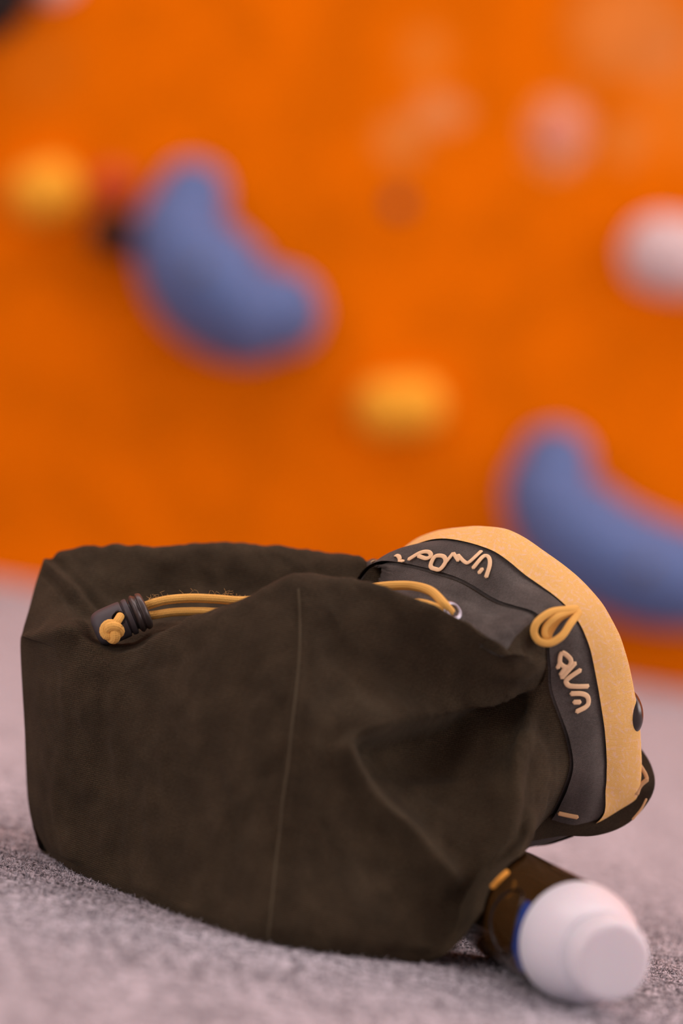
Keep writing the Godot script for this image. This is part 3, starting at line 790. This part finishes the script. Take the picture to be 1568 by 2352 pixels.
func drawcord(bag: Node3D) -> void:
	var yellow := cord_material()
	var upper := dense(vecs(CORD_UPPER), 8)
	var lower := dense(vecs(CORD_LOWER), 8)
	var st := SurfaceTool.new()
	st.append_from(tube(upper, 1.6 * MM), 0, Transform3D())
	st.append_from(tube(lower, 1.5 * MM), 0, Transform3D())
	var cord := put("drawcord", st.commit(), yellow, bag)
	# frayed hairs on the cord
	var rng := RandomNumberGenerator.new()
	rng.seed = 4
	st = SurfaceTool.new()
	for i in 34:
		var q: Vector3 = upper[rng.randi_range(2, 46)] + Vector3(0, 1.4, rng.randf_range(-0.8, 0.8)) * MM
		var a := Vector3(rng.randf_range(-1.6, 1.6), rng.randf_range(0.3, 1.7), rng.randf_range(-1, 1)) * MM
		var b := a + Vector3(rng.randf_range(-1.5, 1.5), rng.randf_range(-0.8, 1.0), rng.randf_range(-1, 1)) * MM
		st.append_from(tube([q, q + a * 0.6 + Vector3(0, 0.3 * MM, 0), q + a, q + b], 0.03 * MM, 4), 0, Transform3D())
	put("fuzz", st.commit(), mat(rgb(230, 186, 116), 0.9), cord).set_meta("kind", "stuff")
	# barrel lock: its own axis along y, from the closed end to the push button
	var rubber := mat(rgb(66, 64, 68), 0.55, 0.5)
	var a0 := Vector3(-77.2, 83.6, -2.6) * MM
	var a1 := Vector3(-60.2, 94.3, -5.0) * MM
	var y := (a1 - a0).normalized()
	var x := y.cross(Vector3(0, 0, 1)).normalized()
	var frame := Transform3D(Basis(x, y, x.cross(y)), a0)
	var lock := Node3D.new()
	lock.name = "cord_lock"
	bag.add_child(lock)
	lock.transform = frame
	# barrel turned from its profile, with a real hole bored where the cord comes out (cut in cm, then scaled)
	var barrel := CSGPolygon3D.new()
	barrel.name = "barrel"
	var outline := PackedVector2Array()
	for q in rounded([[0.0, 0.05], [0.1, 3.6], [1.2, 5.6], [3.5, 6.35], [7.0, 6.5], [10.6, 6.45], [11.3, 6.3], [11.6, 5.6], [11.9, 5.5], [12.2, 6.3], [13.4, 6.45], [13.9, 6.2], [14.2, 4.8]], 3):
		outline.append(Vector2(maxf(q[1], 0.05), q[0]) / 10.0)
	outline.append(Vector2(0.005, 1.42))
	outline.append(Vector2(0.005, 0.0))
	barrel.polygon = outline
	barrel.mode = CSGPolygon3D.MODE_SPIN
	barrel.spin_sides = 48
	barrel.smooth_faces = true
	barrel.material = rubber
	barrel.scale = Vector3.ONE * 0.01
	lock.add_child(barrel)
	var bore := CSGCylinder3D.new()
	bore.name = "bore"
	bore.operation = CSGShape3D.OPERATION_SUBTRACTION
	bore.radius = 0.24
	bore.height = 1.1
	bore.sides = 24
	bore.material = rubber
	barrel.add_child(bore)
	var mouth := frame.affine_inverse() * (Vector3(-69.3, 90.2, 4.2) * MM) * 100.0
	bore.transform = Transform3D(Basis(Quaternion(Vector3.UP, (mouth - Vector3(0, mouth.y, 0)).normalized())), mouth)
	put("push_button", lathe(rounded([[13.8, 5.0], [14.6, 5.2], [15.0, 6.2], [15.8, 6.75], [16.6, 6.3], [17.1, 6.0], [17.6, 6.6], [18.6, 6.5], [19.4, 5.8], [19.7, 4.0], [19.8, 0.0]])), mat(rgb(58, 52, 50), 0.4, 0.6), lock)
	# overhand knot at the front of the lock
	var ring := []
	for i in 49:
		var t := TAU * i / 48.0
		ring.append(Vector3((2.0 + 0.75 * cos(3.0 * t)) * cos(2.0 * t), (2.0 + 0.75 * cos(3.0 * t)) * sin(2.0 * t), 1.1 * sin(3.0 * t)) * MM)
	st = SurfaceTool.new()
	var turn := Transform3D(Basis.from_euler(Vector3(0.35, -0.3, 0.6)), Vector3(-70.6, 85.2, 5.6) * MM)
	st.append_from(tube(ring, 1.75 * MM), 0, turn)
	st.append_from(tube(dense([Vector3(-70.4, 87.0, 6.5) * MM, Vector3(-69.4, 89.0, 5.4) * MM, Vector3(-68.9, 90.6, 2.5) * MM], 5), 1.5 * MM), 0, Transform3D())
	put("knot", st.commit(), yellow, lock).transform = frame.affine_inverse()
	# eyelet where the cord enters the neck
	var eye := put("eyelet", lathe(rounded([[0.0, 2.1], [0.7, 2.2], [0.9, 2.9], [0.6, 3.6], [0.0, 3.8]], 4), 32), metal(rgb(150, 150, 160)), bag)
	eye.transform = Transform3D(Basis.from_euler(Vector3(0.9, 0.3, -0.2)), Vector3(41.6, 111.4, 27.0) * MM)
	# hanging loop of doubled cord at the rim
	put("hanging_loop", tube(dense(vecs(LOOP_OUTER), 8), 1.3 * MM), yellow, bag)
	put("hanging_loop", tube(dense(vecs(LOOP_INNER), 8), 1.1 * MM), yellow, bag)


func metal(c: Color) -> StandardMaterial3D:
	var m := mat(c, 0.35)
	m.metallic = 1.0
	return m


func ribbon(centre: Array, way: Array, half: float, thick: float) -> ArrayMesh:
	var c := dense(centre, 6)
	var w := dense(way, 6)
	var p := PackedVector3Array()
	for i in c.size():
		var t: Vector3 = (c[mini(i + 1, c.size() - 1)] - c[maxi(i - 1, 0)]).normalized()
		var s: Vector3 = (w[i] - t * w[i].dot(t)).normalized()
		var n := s.cross(t)
		for k in 16:
			var a := TAU * k / 16.0
			p.append(c[i] + s * half * clampf(1.25 * cos(a), -1, 1) + n * thick * clampf(1.6 * sin(a), -1, 1))
	return grid(p, c.size(), 16, true, false, PackedVector2Array(), true)


func small_parts(bag: Node3D, black: Material, washed: Material, tape: Material) -> void:
	# black webbing strap folded out from under the rim
	var strap_m := cloth(rgb(104, 90, 72), 4.0, 0.06)
	var c := vecs(STRAP)
	var w := []
	for q in [[0.1, 1, 0.1], [0.1, 1, 0.1], [0.0, 1, 0.1], [-0.35, 0.9, 0.1], [-0.75, 0.65, 0.1], [-0.95, 0.2, 0.1], [-0.9, -0.3, 0.1], [-0.8, -0.5, 0.0]]:
		w.append(Vector3(q[0], q[1], q[2]))
	var strap := put("strap", ribbon(c, w, 4.2 * MM, 0.7 * MM), strap_m, bag)
	var beige := mat(rgb(216, 176, 130), 0.9, 0.2)
	for s in STRAP_MARKS:
		put("woven_mark", tube(dense(vecs(s[1]), 4), s[0] * MM, 8, Vector3(0.2, 0.1, 1).normalized(), 0.3), beige, strap)
	# dark knob of the belt fitting behind the tape
	var knob := put("toggle", lathe(rounded([[-4.5, 0.0], [-4.2, 4.0], [-2.0, 7.6], [0.5, 8.6], [2.8, 7.4], [4.4, 4.2], [4.8, 0.0]])), mat(rgb(40, 33, 30), 0.3, 0.6), bag)
	knob.transform = Transform3D(Basis(Vector3(0, 0, 1), -1.25) * Basis(Vector3(1, 0, 0), -0.35), Vector3(108.5, 85.6, -9.5) * MM)
	# printed fragments lower down
	put("printed_mark", tube(dense(vecs(MARK_BAND), 4), 0.8 * MM, 8, Vector3(0.2, -0.1, 1).normalized(), 0.35), beige, bag)
	put("label_tag", tube(dense(vecs(MARK_TAG), 4), 0.9 * MM, 8, Vector3(0.1, 0.2, 1).normalized(), 0.35), mat(rgb(226, 160, 70), 0.9, 0.2), bag)


# ------------------------------------------------------------------ bottle

func bottle() -> void:
	var b := Node3D.new()
	b.name = "bottle"
	add_child(b)
	tag(b, "small dark brown bottle with white cap lying under the chalk bag", "bottle")
	# its own y axis runs from the foot to the cap, pointing right and towards the camera
	var dirn := BOTTLE_WAY.normalized()
	var x := dirn.cross(Vector3.UP).normalized()
	b.transform = Transform3D(Basis(x, dirn, x.cross(dirn)), BOTTLE_FOOT)
	var amber := mat(rgb(60, 40, 18), 0.1, 0.5)
	put("body", lathe(rounded([[2.0, 0.0], [0.6, 9.0], [0.0, 14.5], [0.5, 16.8], [2.5, 18.2], [6.0, 18.4], [20.0, 18.4], [40.0, 18.4], [54.0, 18.4], [58.0, 18.0], [60.0, 15.0]])), amber, b)
	var white := mat(rgb(226, 227, 236), 0.35, 0.5)
	white.subsurf_scatter_enabled = true
	white.subsurf_scatter_strength = 0.15
	put("shoulder", lathe(rounded([[56.6, 17.6], [56.9, 18.5], [58.5, 18.65], [62.0, 18.5], [66.0, 17.8], [70.0, 16.6], [74.0, 15.0], [76.6, 13.7], [77.2, 13.0], [77.3, 11.0]])), white, b)
	put("cap", lathe(rounded([[76.9, 11.0], [77.0, 12.4], [77.6, 12.9], [80.0, 12.9], [84.0, 12.6], [85.6, 12.2], [86.6, 11.2], [87.0, 9.8], [87.05, 5.0], [87.05, 0.0]])), white, b)
	# printed label: a blue stripe beside the white shoulder and a thin round emblem on the flank facing the bag
	put("blue_stripe", patch(52.0, 56.4, -0.7, 0.55, 18.55), mat(rgb(40, 70, 150), 0.3, 0.5), b)
	var emblem := []
	for i in 41:
		var t := TAU * i / 40.0
		emblem.append(round_at(43.0 + 10.0 * cos(t), 0.05 + 0.6 * sin(t), 18.5))
	put("emblem_ring", tube(emblem, 0.5 * MM, 8), mat(rgb(14, 10, 8), 0.3, 0.5), b)


func round_at(h: float, a: float, r: float) -> Vector3:
	return Vector3(cos(a) * r, h, sin(a) * r) * MM


func patch(h0: float, h1: float, a0: float, a1: float, r: float) -> ArrayMesh:
	var p := PackedVector3Array()
	for i in 5:
		for j in 25:
			p.append(round_at(lerpf(h0, h1, i / 4.0), lerpf(a0, a1, j / 24.0), r))
	return grid(p, 5, 25)


# ------------------------------------------------------------------ climbing holds

# a moulded hold: spine points (x, y on the wall, half width, height off the wall, all mm)
func hold_mesh(spine: Array, steps := 10) -> ArrayMesh:
	var a := []
	var b := []
	for q in spine:
		a.append(Vector3(q[0], q[1], 0))
		b.append(Vector3(q[2], q[3], 0))
	a = dense(a, steps)
	b = dense(b, steps)
	var rows := []
	var n := a.size()
	for i in n:
		var t: Vector3 = (a[mini(i + 1, n - 1)] - a[maxi(i - 1, 0)]).normalized()
		rows.append([a[i], t, b[i].x, b[i].y])
	var first: Array = rows[0]
	var last: Array = rows[n - 1]
	for k in 6:   # rounded ends
		var s := (k + 1) / 6.0
		var f := sqrt(maxf(1.0 - s * s, 0.0004))
		rows.push_front([first[0] - first[1] * first[2] * s, first[1], first[2] * f, first[3] * f])
		rows.push_back([last[0] + last[1] * last[2] * s, last[1], last[2] * f, last[3] * f])
	var p := PackedVector3Array()
	var cols := 21
	for r in rows:
		var side := Vector3(-r[1].y, r[1].x, 0)
		for j in cols:
			var g := PI * j / (cols - 1.0)
			p.append((r[0] + side * cos(g) * r[2] + Vector3(0, 0, pow(sin(g), 0.85) * r[3] - 1.0)) * MM)
	return grid(p, rows.size(), cols, false, true)


func hold(called: String, at: Vector2, spine: Array, c: Color, label: String, bolt := Vector3.ZERO) -> void:
	var h := Node3D.new()
	h.name = called
	add_child(h)
	h.position = Vector3(at.x, at.y, WALL_Z)
	tag(h, label, "climbing hold")
	var rough := mat(c, 0.7, 0.4)
	rough.heightmap_enabled = true
	rough.heightmap_texture = grit
	rough.heightmap_scale = 0.05
	rough.uv1_triplanar = true
	rough.uv1_scale = Vector3.ONE * 12.0
	put("grip", hold_mesh(spine), rough, h)
	if bolt != Vector3.ZERO:
		var o := put("bolt", lathe(rounded([[3.0, 0.0], [3.0, 3.0], [4.0, 3.5], [5.0, 5.5], [4.0, 7.5], [0.0, 8.0]], 3), 24), metal(rgb(120, 118, 115)), h)
		o.transform = Transform3D(Basis(Vector3(1, 0, 0), PI / 2), bolt * MM)


var grit: ImageTexture


func holds() -> void:
	grit = picture(256, 256, noise_bytes(256, 0.2, 2, 77), Image.FORMAT_L8)
	hold("climbing_hold", Vector2(-0.195, 0.373), [[-28, 93, 38, 50], [-30, 47, 56, 90], [0, 0, 68, 115], [49, -27, 64, 115], [91, -24, 48, 85]], rgb(92, 116, 166), "curved blue bean-shaped climbing hold touching a small dark brown foothold", Vector3(0, 0, 118))
	hold("climbing_hold_001", Vector2(0.333, 0.131), [[-105, 102, 41, 55], [-102, 63, 55, 85], [-63, 22, 63, 110], [0, 0, 62, 110], [65, -4, 57, 100], [117, 14, 44, 75]], rgb(92, 116, 166), "long curved blue climbing hold low on the wall just above the carpet", Vector3(0, 0, 112))
	hold("climbing_hold_002", Vector2(-0.380, 0.444), [[-16, -9, 34, 45], [0, 0, 34, 45]], rgb(250, 176, 40), "round yellow climbing hold beside a small red hold")
	hold("climbing_hold_003", Vector2(0.064, 0.270), [[-37, -9, 33, 38], [0, 0, 33, 38]], rgb(250, 176, 40), "oval yellow climbing hold between the two blue holds")
	hold("climbing_hold_004", Vector2(0.330, 0.483), [[-22, -0, 45, 45], [0, 0, 45, 45]], rgb(218, 198, 198), "white rounded climbing hold above the long low blue hold")
	hold("climbing_hold_005", Vector2(-0.306, 0.458), [[-9, 2, 22, 18], [0, 0, 22, 18]], rgb(208, 78, 36), "small red foothold beside the round yellow hold")
	hold("climbing_hold_006", Vector2(-0.292, 0.404), [[-18, 2, 23, 35], [0, 0, 23, 35]], rgb(40, 22, 16), "small dark brown foothold next to the upper blue hold")
	hold("climbing_hold_007", Vector2(-0.500, 0.659), [[-24, -6, 66, 80], [0, 0, 66, 80], [21, 26, 54, 60]], rgb(22, 22, 24), "large black climbing hold beside a pale pink hold")
	hold("climbing_hold_008", Vector2(-0.409, 0.679), [[-11, -7, 20, 25], [0, 0, 20, 25]], rgb(225, 190, 184), "pale pink climbing hold beside the large black hold")
	hold("climbing_hold_009", Vector2(0.176, 0.607), [[-9, -10, 21, 12], [0, 0, 21, 12]], rgb(230, 146, 118), "small pale pink foothold among chalk smears")
